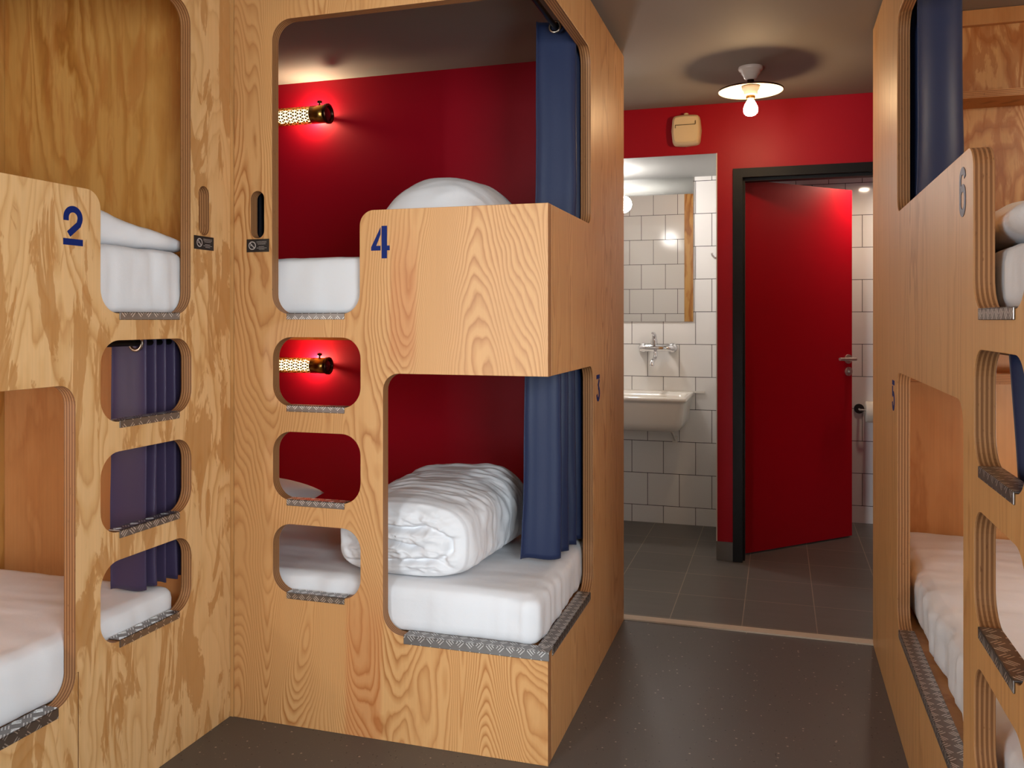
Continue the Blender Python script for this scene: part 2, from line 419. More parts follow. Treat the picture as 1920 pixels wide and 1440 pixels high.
def digit(parent, name, ch, plane, at, org, flip, mat, sc=1.):
    """flat vinyl number; org = (u of its left side as read, z of its foot); flip=-1 when u runs against the reading direction"""
    mb = MB()
    for poly in DIG[ch]:
        k = len(poly); pts = [(org[0]+flip*p[0]*sc, org[1]+p[1]*sc) for p in poly]
        for side in (0, 1):
            q = at[side]
            vs = [(q, u, w) if plane == 'x' else (u, q, w) for u, w in pts]
            if len(poly) > 12:
                h = k//2; mb.add(vs, [(i, i+1, k-2-i, k-1-i) for i in range(h-1)])
            else: mb.add(vs, [list(range(k))])
        vs = [((q, u, w) if plane == 'x' else (u, q, w)) for q in at for u, w in pts]
        mb.add(vs, [(i, (i+1) % k, k+(i+1) % k, k+i) for i in range(k)])
    return mb.build(name, mat, parent)

# ------------------------------------------------------------------ setting
H_CEIL = 2.338
YF, XR, XL, XB, T = 2.292, -.607, -1.625, .340, .036
struct(MB().box(-2.6, 1.32, -2.4, 3.506, -.05, 0).build('floor', M['vinyl']))
struct(MB().box(-1.3, 1.6, 3.556, 5.65, -.05, 0).build('floor_bathroom', M['floor_tile']))
struct(MB().box(-1.3, 1.6, 3.506, 3.556, -.05, .006).build('trim_1', M['threshold']))
struct(MB().box(-2.65, 1.65, -2.45, 4.60, H_CEIL, H_CEIL+.06).build('ceiling', M['ceil']))
struct(MB().box(-2.66, -2.58, -2.4, 3.60, 0, H_CEIL).build('wall_left', M['wall_plain']))
struct(panel('wall_right', rect(-2.4, 3.6, 0, H_CEIL), [rect(-1.25, .65, .45, 2.2)], 'x', 1.30, .08, [M['wall_plain']], bev=.0005))
wg = panel('window_added', rect(-1.25, .65, .45, 2.2), [rect(-1.19, -.33, .51, 2.14), rect(-.27, .59, .51, 2.14)], 'x', 1.32, .05, [M['white_trim']], bev=.001); struct(wg)  # added window, out of view, put in to brighten the left bunk
MB().box(1.343, 1.347, -1.19, -.33, .51, 2.14).build('glass_pane', M['pane'], wg); MB().box(1.343, 1.347, -.27, .59, .51, 2.14).build('glass_pane', M['pane'], wg)
# back wall behind the viewer, with a tall window
struct(panel('wall_back', rect(-2.6, 1.32, 0, H_CEIL), [rect(-2.45, -1.30, .45, 2.2)], 'y', -2.48, .08, [M['wall_plain']], bev=.0005))
wf = panel('window_1', rect(-2.45, -1.30, .45, 2.2), [rect(-2.39, -1.905, .51, 2.14), rect(-1.845, -1.36, .51, 2.14)], 'y', -2.47, .05, [M['white_trim']], bev=.001); struct(wf)
MB().box(-2.39, -1.905, -2.447, -2.443, .51, 2.14).build('glass_pane', M['pane'], wf); MB().box(-1.845, -1.36, -2.447, -2.443, .51, 2.14).build('glass_pane', M['pane'], wf)
# red wall behind the middle bunk, tiled on its washroom side
w = MB().box(-2.6, -.711, 3.556, 3.585, 0, H_CEIL).build('wall_red', M['red']); struct(w)
struct(MB().box(-1.3, -.711, 3.585, 3.602, .0, H_CEIL).build('wall_washroom_front', M['tile_back']))
struct(MB().box(.40, 1.6, 3.556, 3.60, 0, H_CEIL).build('wall_washroom_right', M['red']))
struct(MB().box(-1.30, -1.24, 3.602, 5.24, 0, H_CEIL).build('wall_washroom_left', M['tile_side']))
struct(MB().box(1.55, 1.62, 3.60, 5.65, 0, H_CEIL).build('wall_washroom_end', M['red']))
# far red wall with the wash niche and the toilet door
FY = 4.53
struct(panel('wall_far', [(-1.24, 2.084), (-.3022, 2.084), (-.3022, 0), (-.222, 0), (-.222, 1.995), (.70, 1.995), (.70, 0), (1.55, 0), (1.55, H_CEIL), (-1.24, H_CEIL)], [], 'y', FY, .08, [M['red']], bev=.001))
struct(MB().box(-1.24, -.3022, FY+.004, FY+.08, 2.0832, 2.0842).build('trim_2', M['nook_ceil']))
struct(MB().box(-.3075, -.3024, FY-.003, FY+.08, .095, 2.084).build('trim_3', M['white_trim']))
struct(MB().box(-.3065, -.224, FY-.011, FY-.0005, 0, .094).build('baseboard_far', M['skirt']))
struct(MB().box(-1.30, 1.6, 5.24, 5.30, 0, 2.3).box(-.2, 1.6, 5.24, 5.30, 0, 2.3).build('wall_niche_back', M['tile_back'])) if False else None
struct(MB().box(-1.30, -.26, 5.24, 5.30, 0, 2.2).build('wall_niche_back', M['tile_back']))
struct(MB().box(-.285, -.24, FY+.08, 5.24, 0, 2.2).build('wall_niche_right', M['tile_side']))
struct(MB().box(-1.24, -.285, FY+.08, 5.24, 2.084, 2.13).build('ceiling_niche', M['nook_ceil']))
struct(MB().box(-.24, 1.6, 5.597, 5.66, 0, 2.2).build('wall_toilet_back', M['tile_wc']))
struct(MB().box(-.24, 1.6, FY+.08, 5.597, 2.086, 2.13).build('ceiling_toilet', M['nook_ceil']))
# door frame and the open leaf
fr = MB()
def jamb(x0, x1, sgn):
    fr.box(x0, x1, FY-.022, FY+.03, 0, 1.9965)
fr.box(-.2242, -.176, FY-.022, FY+.10, 0, 1.9965); fr.box(.655, .703, FY-.022, FY+.10, 0, 1.9965)
fr.box(-.176, .655, FY-.022, FY+.10, 1.951, 1.9965)
frame = struct(fr.build('trim_4', M['black_frame']))
MB().box(-.1765, -.166, FY+.015, FY+.07, 0, 1.951).box(.645, .6555, FY+.015, FY+.07, 0, 1.951).box(-.166, .645, FY+.015, FY+.07, 1.936, 1.9515).build('rubber_seal', M['rubber'], frame)
door = bpy.data.objects.new('door_1', None); COL.objects.link(door); door.location = (-.1746, 4.6521, 0); struct(door)
dth = atan2(5.2275-4.6521, .3948+.1746); DL = hypot(5.2275-4.6521, .3948+.1746)
def dpt(s, d, z):  # along the leaf, out towards the viewer, up
    return Vector((-.1746+cos(dth)*s+sin(dth)*d, 4.6521+sin(dth)*s-cos(dth)*d, z))
def dbox(mb, s0, s1, d0, d1, z0, z1, mi=0):
    vs = [dpt(a, d, z) for z in (z0, z1) for d in (d0, d1) for a in (s0, s1)]
    return mb.add(vs, [(0, 2, 3, 1), (4, 5, 7, 6), (0, 1, 5, 4), (2, 6, 7, 3), (0, 4, 6, 2), (1, 3, 7, 5)], mi)
dbox(MB(), 0, DL, -.04, 0, .008, 1.962).build('door_leaf', M['red_door'], door)
hm = MB(); hm.tube([dpt(.775, 0, 1.008), dpt(.775, .009, 1.008)], .026, 24); hm.tube([dpt(.775, .004, 1.008), dpt(.775, .05, 1.008)], .009, 12)
hm.tube([dpt(.785, .048, 1.008), dpt(.655, .05, 1.011)], .009, 14)
hl = hm.build('lever_handle', M['satin_steel'], door)
tm = MB(); tm.tube([dpt(.777, 0, .938), dpt(.777, .01, .938)], .025, 24); tm.tube([dpt(.777, .008, .938), dpt(.777, .022, .938)], [.012, .009], 12); tm.build('thumb_turn', M['satin_steel'], door)
dbox(MB(), DL-.0005, DL+.0012, -.032, -.008, .86, 1.10).build('latch_plate', M['satin_steel'], door)

# ------------------------------------------------------------------ bunks
def edges_of(plane): return M['edge_x'] if plane == 'x' else M['edge_y']
def tread(parent, plane, u0, u1, face, top, depth=.040, lip=.016, mat=None, sgn=1, name='step_tread'):
    """bent checker-plate angle over a cut-out's lower edge; sgn +1: sheet lies towards +axis from its face"""
    mb = MB(); t = .0035
    a0, a1 = sorted((face-sgn*t, face+sgn*depth)); b0, b1 = sorted((face-sgn*t, face-sgn*.0004))
    if plane == 'y':
        mb.box(u0, u1, a0, a1, top+.0004, top+t); mb.box(u0, u1, b0, b1, top-lip, top+t)
        mat = mat or M['tread_fine_x']
    else:
        mb.box(a0, a1, u0, u1, top+.0004, top+t); mb.box(b0, b1, u0, u1, top-lip, top+t)
        mat = mat or M['tread_fine_y']
    o = mb.build(name, mat, parent)
    md = o.modifiers.new('edge', 'BEVEL'); md.width = .0012; md.segments = 2; md.limit_method = 'ANGLE'
    return o

ZT, ZG, ZL, ZB, ZS = 2.143, 1.552, 1.0725, .312, 1.2465      # opening top, guard top, guard foot, lower sill, step sill
WIN = ((.9675, 1.1765), (.683, .890), (.401, .610)); HB = 2.308

# --- middle bunk (beds 3 and 4)
mid = thing('bunk_bed', 'corner plywood bunk with beds 3 and 4 in front of the red wall', 'bunk bed', (-1.6, YF, 0))
front = [(-1.6125, 0), (XR, 0), (XR, ZB), (-1.106, ZB), (-1.106, ZL), (XR, ZL), (XR, ZG), (-1.1815, ZG), (-1.1815, ZS), (-1.4776, ZS), (-1.4776, ZT), (XR, ZT), (XR, HB), (-1.6125, HB)]
holes = [rect(-1.4745, -1.179, a, b, .062, 9) for a, b in WIN]+[rect(-1.5528, -1.5056, 1.4795, 1.6245, .0235, 10)]
mfp = panel('front_panel', rnd(front, [0, 0, 0, .062, .05, 0, 0, .045, .062, .062, .062, 0, 0, 0], 9), holes, 'y', YF, T, [M['fir_front'], M['edge_y']], mid)
side = [(YF+T+.002, 0), (3.503, 0), (3.503, HB), (YF+T+.002, HB), (YF+T+.002, ZT), (2.8575, ZT), (2.8575, ZG), (YF+T+.002, ZG), (YF+T+.002, ZL), (2.8925, ZL), (2.8925, ZB), (YF+T+.002, ZB)]
msp = panel('side_panel', rnd(side, [0, 0, 0, 0, 0, .055, .04, 0, 0, .05, .062, 0], 9), [], 'x', XR-T, T, [M['fir_side'], M['edge_x']], mid)
MB().box(-1.70, -1.614, YF-.0009, YF+.03, 0, HB).build('corner_batten', M['ply_quiet'], mid)
MB().box(-.711, -.632, 3.5035, 3.5555, 0, H_CEIL).box(-.7105, -.632, 3.556, 3.602, 0, H_CEIL).build('end_post', M['pine_inner'], mid)
MB().box(-2.55, -.645, YF+T+.004, 3.55, .27, .300).build('lower_bed_board', M['pine_orange'], mid)
MB().box(-2.55, -.645, YF+T+.004, 3.55, 1.200, 1.238).build('upper_bed_board', M['pine_orange'], mid)
MB().box(-2.55, -.645, 3.505, 3.55, 1.137, 1.199).build('support_beam', M['pine_orange'], mid)
digit(mfp, 'number_four', '4', 'y', (YF-.0012, YF-.0002), (-1.1435, 1.409), 1, M['blue'], .99)
digit(msp, 'number_three', '3', 'x', (XR+.0002, XR+.0012), (2.9464, .9435), 1, M['blue'], .98)
for top in (ZS,)+tuple(a for a, b in WIN):
    tread(mid, 'y', -1.4255, -1.2305, YF, top, .034)
tread(mid, 'y', -1.039, XR+.0035, YF, ZB, .040, .022, M['tread_x'], 1, 'sill_tread')
tread(mid, 'x', YF+.040, 2.838, XR, ZB, .040, .022, M['tread_y'], -1, 'sill_tread')
MB().tube([(-.70, 2.36, 2.19), (-.70, 3.1, 2.19)], .009, 12).build('curtain_rail', M['steel_rail'], mid)
MB().tube([(-.70, 2.40, 1.130), (-.70, 3.1, 1.130)], .009, 12).build('curtain_rail', M['steel_rail'], mid)

# --- left bunk (beds 1 and 2): its face looks towards +x, its far end meets the middle bunk
left = thing('bunk_bed', 'flame-grained plywood bunk with blue number 2 at the left edge', 'bunk bed', (XL, 1.1, 0))
lo = [(1.686, 0), (2.2905, 0), (2.2905, HB), (0, HB), (0, .3135), (.70, .3135), (.70, ZL), (1.676, ZL), (1.676, .374), (1.686, .374)]
up_l = rnd([(2.1025, ZT), (.70, ZT), (.70, ZG), (1.757, ZG), (1.757, ZS), (2.1025, ZS)], [.062, .062, .045, .045, .062, .062], 9)
holes = [rect(1.757, 2.106, a, b, .062, 9) for a, b in WIN]+[rect(2.1397, 2.187, 1.4795, 1.6245, .0235, 10), up_l]
lfp = panel('front_panel', rnd(lo, [0, 0, 0, 0, 0, 0, .05, .05, 0, 0], 9), holes, 'x', XL-T, T, [M['pine_left'], M['edge_x']], left)
kp = [(0, 0), (1.684, 0), (1.684, .374), (1.676, .374)]+arc(1.616, .372, .06, .06, 0, -90, 9)+[(.70, .312), (0, .312)]
panel('kick_panel', kp, [], 'x', XL-T, T, [M['pine_left'], M['edge_x']], left)
MB().box(-2.515, XL-T-.001, 2.255, 2.2905, 1.24, HB).build('end_panel', M['pine_inner'], left)
MB().box(-2.515, XL-T-.001, 2.255, 2.2905, 0, 1.238).build('end_panel', M['pine_orange'], left)
MB().box(-2.515, -2.482, .01, 2.254, 0, HB).build('rear_panel', M['pine_inner'], left)
MB().box(-2.515, XL-T-.001, .01, .045, 0, HB).build('near_end_panel', M['pine_inner'], left)
MB().box(-2.48, XL-T-.001, .05, 2.252, .268, .300).build('lower_bed_board', M['pine_orange'], left)
MB().box(-2.48, XL-T-.001, .05, 2.252, 1.200, 1.238).build('upper_bed_board', M['pine_orange'], left)
digit(lfp, 'number_two', '2', 'x', (XL+.0002, XL+.0012), (1.638, 1.409), 1, M['blue'], 1.)
for top in (ZS,)+tuple(a for a, b in WIN): tread(left, 'x', 1.820, 2.052, XL, top, .034, .017, M['tread_y'], -1)
tread(left, 'x', .74, 1.622, XL, ZB, .040, .022, M['tread_y'], -1, 'sill_tread')
MB().tube([(-1.72, 1.2, 1.165), (-1.72, 2.25, 1.165)], .009, 12).build('curtain_rail', M['steel_rail'], left)

# --- right bunk (beds 5 and 6): its face looks towards -x
right = thing('bunk_bed', 'plywood bunk with number 6 beside the washroom passage, beds 5 and 6', 'bunk bed', (XB, 2.3, 0))
ro = [(1.21, 0), (3.5205, 0), (3.5205, HB+.02), (1.21, HB+.02)]
up_r = rnd([(2.823, ZT), (2.823, ZG), (1.757, ZG), (1.757, ZS), (1.405, ZS), (1.405, ZT)], [.055, .05, .045, .062, .062, .062], 9)
holes = [rect(1.405, 1.752, a, b, .06, 9) for a, b in WIN]+[rect(1.3, 1.347, 1.4795, 1.6245, .0235, 10), up_r, rnd([(1.8475, ZB), (2.823, ZB), (2.823, ZL), (1.8475, ZL)], [.062, .062, .045, .055], 9)]
rfp = panel('front_panel', ro, holes, 'x', XB, T, [M['ply_quiet'], M['edge_x']], right)
MB().box(XB+T+.001, 1.29, 3.45, 3.486, 1.24, HB+.02).build('end_panel', M['pine_bold'], right)
MB().box(XB+T+.001, 1.29, 3.45, 3.486, 0, 1.238).build('end_panel', M['pine_orange'], right)
MB().box(XB+T+.001, 1.26, 3.425, 3.449, 2.282, 2.336).build('top_batten', M['pine_orange'], right)
MB().box(1.262, 1.295, 1.22, 3.448, 0, HB).build('rear_panel', M['pine_inner'], right)
MB().box(XB+T+.001, 1.26, 1.215, 1.25, 0, HB).build('near_end_panel', M['pine_inner'], right)
MB().box(XB+T+.001, 1.26, 1.252, 3.448, .268, .300).build('lower_bed_board', M['pine_orange'], right)
MB().box(XB+T+.001, 1.26, 1.252, 3.448, 1.200, 1.238).build('upper_bed_board', M['pine_orange'], right)
MB().box(XB+T+.001, 1.26, 3.285, 3.449, 1.989, 2.013).build('shelf', [M['edge_z']], right)
MB().box(XB+T+.001, 1.26, 3.285, 3.449, 1.010, 1.046).build('shelf', [M['edge_z']], right)
digit(rfp, 'number_six', '6', 'x', (XB-.0012, XB-.0002), (1.882, 1.428), -1, M['grey_number'], 1.02)
digit(rfp, 'number_five', '5', 'x', (XB-.0012, XB-.0002), (2.9385, .9465), -1, M['blue'], 1.)
for top in (ZS,)+tuple(a for a, b in WIN): tread(right, 'x', 1.462, 1.702, XB, top, .034, .017, M['tread_y'], 1)
tread(right, 'x', 1.90, 2.765, XB, ZB, .040, .020, M['tread_y'], 1, 'sill_tread')
MB().tube([(.45, 1.3, 2.20), (.45, 3.2, 2.20)], .009, 12).build('curtain_rail', M['steel_rail'], right)
MB().tube([(.45, 1.3, 1.165), (.45, 3.2, 1.165)], .009, 12).build('curtain_rail', M['steel_rail'], right)

# ------------------------------------------------------------------ no-smoking signs
def sign(label, plane, at, u0, u1, z0, z1, sgn):
    uc, zc = (u0+u1)/2, (z0+z1)/2
    P = (lambda u, d, z: Vector((at+sgn*d, u, z))) if plane == 'x' else (lambda u, d, z: Vector((u, at+sgn*d, z)))
    def bx(mb, a, b, c, d, d0, d1):
        vs = [P(u, q, z) for z in (c, d) for q in (d0, d1) for u in (a, b)]
        mb.add(vs, [(0, 2, 3, 1), (4, 5, 7, 6), (0, 1, 5, 4), (2, 6, 7, 3), (0, 4, 6, 2), (1, 3, 7, 5)])
    root = thing('no_smoking_sign', label, 'sign', P(uc, .0002, z0))
    m = MB(); bx(m, u0, u1, z0, z1, .0002, .0022); pt = m.build('plate', M['sign'], root)
    w = u1-u0; h = z1-z0; c = (u0+w*.255, zc); r0, r1 = h*.25, h*.33
    m = MB(); n = 36
    vs = [P(c[0]+r*cos(2*pi*i/n), .0026, c[1]+r*sin(2*pi*i/n)) for r in (r0, r1) for i in range(n)]
    m.add(vs, [(i, (i+1) % n, n+(i+1) % n, n+i) for i in range(n)])
    d = r0*.72; q = .0011
    m.add([P(c[0]-d-q, .0026, c[1]+d-q), P(c[0]-d+q, .0026, c[1]+d+q), P(c[0]+d+q, .0026, c[1]-d+q), P(c[0]+d-q, .0026, c[1]-d-q)], [(0, 1, 2, 3)])
    m.add([P(c[0]-r0*.7, .0025, c[1]-.001), P(c[0]+r0*.1, .0025, c[1]-.001), P(c[0]+r0*.1, .0025, c[1]+.0012), P(c[0]-r0*.7, .0025, c[1]+.0012)], [(0, 1, 2, 3)])
    m.build('pictogram', M['sign_ink'], pt)
    m = MB()
    for zz, L in ((.80, .46), (.70, .44), (.60, .34), (.40, .26), (.30, .44), (.20, .24)):
        zc2 = z0+h*zz; uu = u0+w*.68; x = -L/2*w
        while x < L/2*w-.001:
            l = random.uniform(.0022, .0055); bx(m, uu+x, min(uu+x+l, uu+L/2*w), zc2-.00055, zc2+.00055, .0022, .0026); x += l+.0011
    m.build('lettering', M['sign_ink'], pt)
sign('slanted black no-smoking plate on the flame-grained bunk face, left of the corner', 'x', XL, 2.1165, 2.206, 1.4365, 1.476, 1)
sign('black no-smoking plate beside the big opening of the corner bunk, right of the corner', 'y', YF, -1.5655, -1.4875, 1.4375, 1.477, -1)

# ------------------------------------------------------------------ mattresses
def mattress(label, lo, hi, r=.035, drape=None, seed=0):
    def fn(p, n):
        q = Vector(p)
        if abs(n.z) < .75:
            wv = ridge(p, (9, 9, 1.3), seed)*.005+ridge(p, (21, 21, 2.2), seed+4)*.0022+fbm(p, (4, 4, 6), seed)*.004-.0075*max(0, ridge((p.x+.10*p.z, p.y+.10*p.z, p.z), (11, 11, 1.1), seed+6, 1)-.35)**2
            if drape: wv += drape(p)
            q += Vector((n.x, n.y, 0))*wv
        if n.z > .2: q.z += fbm(p, (3.2, 2.2, 1), seed+3)*.003+ridge((p.x+.25*p.y, p.y, p.z), (2.2, 9, 1), seed+9)*.0028+ridge(p, (13, 5, 1), seed+2)*.0012
        return q
    mb = soft_box(MB(), lo, hi, r, .016, fn)
    root = mb.build('mattress', M['sheet'], None, auto=((lo[0]+hi[0])/2, (lo[1]+hi[1])/2, lo[2]))
    return tag(root, label, 'mattress')
def drape3(p):
    k = max(0, 1-hypot(p.x+.66, p.y-2.36)/.22)
    return k*.006*ridge(p, (34, 34, 1.0), 5)+(.004*ridge(p, (3, 22, 1.2), 8) if p.x > -.70 else 0)
mattress('white-sheeted lower mattress behind the tread-plate sill, under the rolled duvet', (-2.45, 2.338, .3005), (-.653, 3.27, .447), .034, drape3, 1)
mattress('white-sheeted upper mattress in front of the red wall, left of the guard', (-2.45, 2.338, 1.2385), (-.66, 3.27, 1.418), .024, None, 2)
mattress('large pale lower mattress at the left edge, under the flame-grained guard', (-2.475, .07, .3005), (-1.672, 2.10, .457), .034, None, 3)
mattress('thick white upper mattress above the step cut-outs, beside the flame-grained guard', (-2.475, .07, 1.2385), (-1.672, 2.135, 1.424), .03, None, 4)
def drape5(p): return .006*ridge(p, (3, 16, 2.5), 4) if p.x < .46 else 0
mattress('long white lower mattress beside a bare strip of board, near the washroom passage', (.405, 1.28, .3005), (1.25, 3.43, .457), .04, drape5, 5)
mattress('upper mattress under the crumpled duvet at the right edge of the photo', (.40, 1.28, 1.2385), (1.25, 3.43, 1.365), .03, None, 6)

# ------------------------------------------------------------------ bedding
def rolled_duvet():
    mb = MB(); c = Vector((-1.095, 2.415, .4475)); hw, hh, Lg = .222, .117, .56
    nu, nv, nc = 180, 110, 46
    def cross(a, s=1.):
        e = .68 if sin(a) > 0 else .42
        ca, sa = cos(a), sin(a)
        x = hw*math.copysign(abs(ca)**.72, ca); z = hh+hh*math.copysign(abs(sa)**e, sa)*1.0
        return x*s, hh+(z-hh)*s
    def place(x, y, z, t):
        tilt = (y/Lg)
        return Vector((c.x+x*(1-.05*tilt)+.05*tilt*(1 if x > 0 else .3), c.y+y, c.z+z*(1+.13*min(1, tilt*1.2))))
    loops = []
    for j in range(nv+1):
        t = j/nv; y = Lg*t; loop = []
        endr = 1-.30*max(0, (t-.82)/.18)**2.2
        fr = 1-.055*max(0, 1-t/.07)**2
        for i in range(nu):
            a = 2*pi*i/nu; x, z = cross(a, endr*fr)
            P = place(x, y, z, t)
            nrm = Vector((cos(a), 0, sin(a)))
            flat = 1 if sin(a) > -.45 else .15
            w = t*Lg*1.0
            cr = ridge((a*.9+w*1.6, w*17, 0), (1.1, 1, 1), 2.)*.0055*(.35+.65*min(1, t*4))
            cr += ridge((a*1.5-w, w*34, 0), (1, 1, 1), 7.)*.0024+fbm((x, y, z), (7, 7, 7), 1)*.009
            P += nrm*(cr-.006)*flat*min(1, t*7)
            if P.z < .4478: P.z = .4478+.0004*random.random()
            loop.append(P)
        loops.append(loop)
    # closed face with the folded layers of the roll
    cap = []
    for k in range(nc):
        s = (k+.5)/nc; loop = []
        for i in range(nu):
            a = 2*pi*i/nu; x, z = cross(a, s*.952)
            bulge = -.050*sqrt(max(0, 1-s*s*.97))
            u = x/hw; v = z/(2*hh)
            g = 0
            for (v0, bend, dp, u1) in ((.20, .05, .026, .75), (.42, .06, .034, .55), (.66, -.02, .030, .62)):
                vv = v0+bend*sin(u*2.6+v0*5)+.035*noise.noise(Vector((u*3.1, v0*9, 1)))+(.25*(u-.35)**2 if u > .35 else 0)*(.5-v0)*2
                fade = max(0, min(1, (u1-u)/.35))
                g += dp*fade*math.exp(-((v-vv)/.035)**2)
            if u > .25: # the layers turn round inside the right end
                rr = hypot((u-.45)*1.0, (v-.47)*1.55); g += .018*math.exp(-((rr-.30)/.045)**2)*min(1, (u-.25)*4)
            wr = ridge((u*4+v*3, v*9, 0), (1, 1, 1), 3)*.006+fbm((u*3, v*4, 0), (1.6, 1.6, 1), 5)*.010
            P = place(x, bulge+(g-wr+.004)*min(1, (1-s)*5), z, 0)
            if P.z < .4478: P.z = .4478
            loop.append(P)
        cap.append(loop)
    mb.ring(cap+loops, 0, True, True, (True, True))
    o = mb.build('duvet', M['duvet'], None, auto=(c.x, c.y+.25, .4475))
    tag(o, 'thick rolled white duvet on the lower mattress beside the blue curtain', 'duvet')
rolled_duvet()

def lump(name, label, cat, lo, hi, r, shape, seed, res=.014, amp=.012, mat='duvet'):
    def fn(p, n):
        q = Vector(p)
        k = (q.z-lo[2])/(hi[2]-lo[2])
        q = shape(q, k)
        d = fbm(p, (6, 6, 6), seed)*amp+ridge((p.x+p.y*.5, p.y-p.x*.3, p.z), (5, 13, 6), seed)*amp*.55
        q += n*d*min(1, .15+k*1.4)
        q.z = max(q.z, lo[2]+.0003)
        return q
    o = soft_box(MB(), lo, hi, r, res, fn).build(name, M[mat], None, auto=((lo[0]+hi[0])/2, (lo[1]+hi[1])/2, lo[2]))
    return tag(o, label, cat)
def dome(q, k):
    u = (q.x+1.045)/.25; v = (q.y-2.74)/.30
    h = max(.25, 1-.60*abs(u)**2.4-.25*abs(v)**2)
    return Vector((q.x, q.y, 1.4235+(q.z-1.4235)*h))
lump('duvet', 'white bedding mound rising above the guard in front of the red wall', 'duvet', (-1.29, 2.46, 1.4235), (-.80, 3.02, 1.700), (.16, .16, .10), dome, 3, amp=.006)
def wedge2(q, k):
    t = (q.y-1.74)/.46
    h = .92-.66*min(1, max(0, t))
    return Vector((q.x, q.y, 1.428+(q.z-1.428)*h))
lump('duvet', 'folded white duvet sloping down onto the thick upper mattress, beside the blue two', 'duvet', (-2.30, 1.35, 1.428), (-1.70, 2.20, 1.560), (.07, .05, .05), wedge2, 6, amp=.006)
def lump6(q, k):
    u = (q.x-.41)/.4
    h = .62+.75*min(1, max(0, u))
    return Vector((q.x, q.y, 1.370+(q.z-1.370)*h))
lump('duvet', 'crumpled white duvet on the upper bed at the right edge of the photo', 'duvet', (.40, 1.45, 1.370), (1.15, 2.32, 1.49), (.12, .06, .058), lump6, 9, amp=.013)
def pillow(label, c, a, b, h, rot, seed):
    mb = MB(); n = 44; top = []; 
    for sgn in (1, -1):
        vs = []
        for j in range(n+1):
            for i in range(n+1):
                u = -1+2*i/n; v = -1+2*j/n
                e = max(0, (1-abs(u)**2.6))*max(0, (1-abs(v)**2.6)); z = h*e**.42
                k = 1-.10*(1-abs(u))*abs(v)**3 ; k2 = 1-.10*(1-abs(v))*abs(u)**3
                x = u*a*k2; y = v*b*k
                zz = z*sgn*(1 if sgn > 0 else .55)
                p = Vector((x, y, 0)); p.rotate(__import__('mathutils').Euler((0, 0, rot)))
                q = Vector((c[0]+p.x, c[1]+p.y, c[2]+h*.55+zz+fbm((x, y, sgn), (9, 9, 1), seed)*.006*e))
                vs.append(q)
        k0 = n+1
        mb.add(vs, [(j*k0+i, j*k0+i+1, (j+1)*k0+i+1, (j+1)*k0+i) for j in range(n) for i in range(n)], 0, True)
    o = mb.build('pillow', M['sheet'], None, auto=c)
    bm = bmesh.new(); bm.from_mesh(o.data); bmesh.ops.remove_doubles(bm, verts=bm.verts, dist=1e-4); bmesh.ops.recalc_face_normals(bm, faces=bm.faces); bm.to_mesh(o.data); bm.free()
    return tag(o, label, 'pillow')
pillow('white pillow on the lower mattress, seen through the step cut-outs', (-2.115, 2.93, .4495), .285, .30, .092, 0, 2)

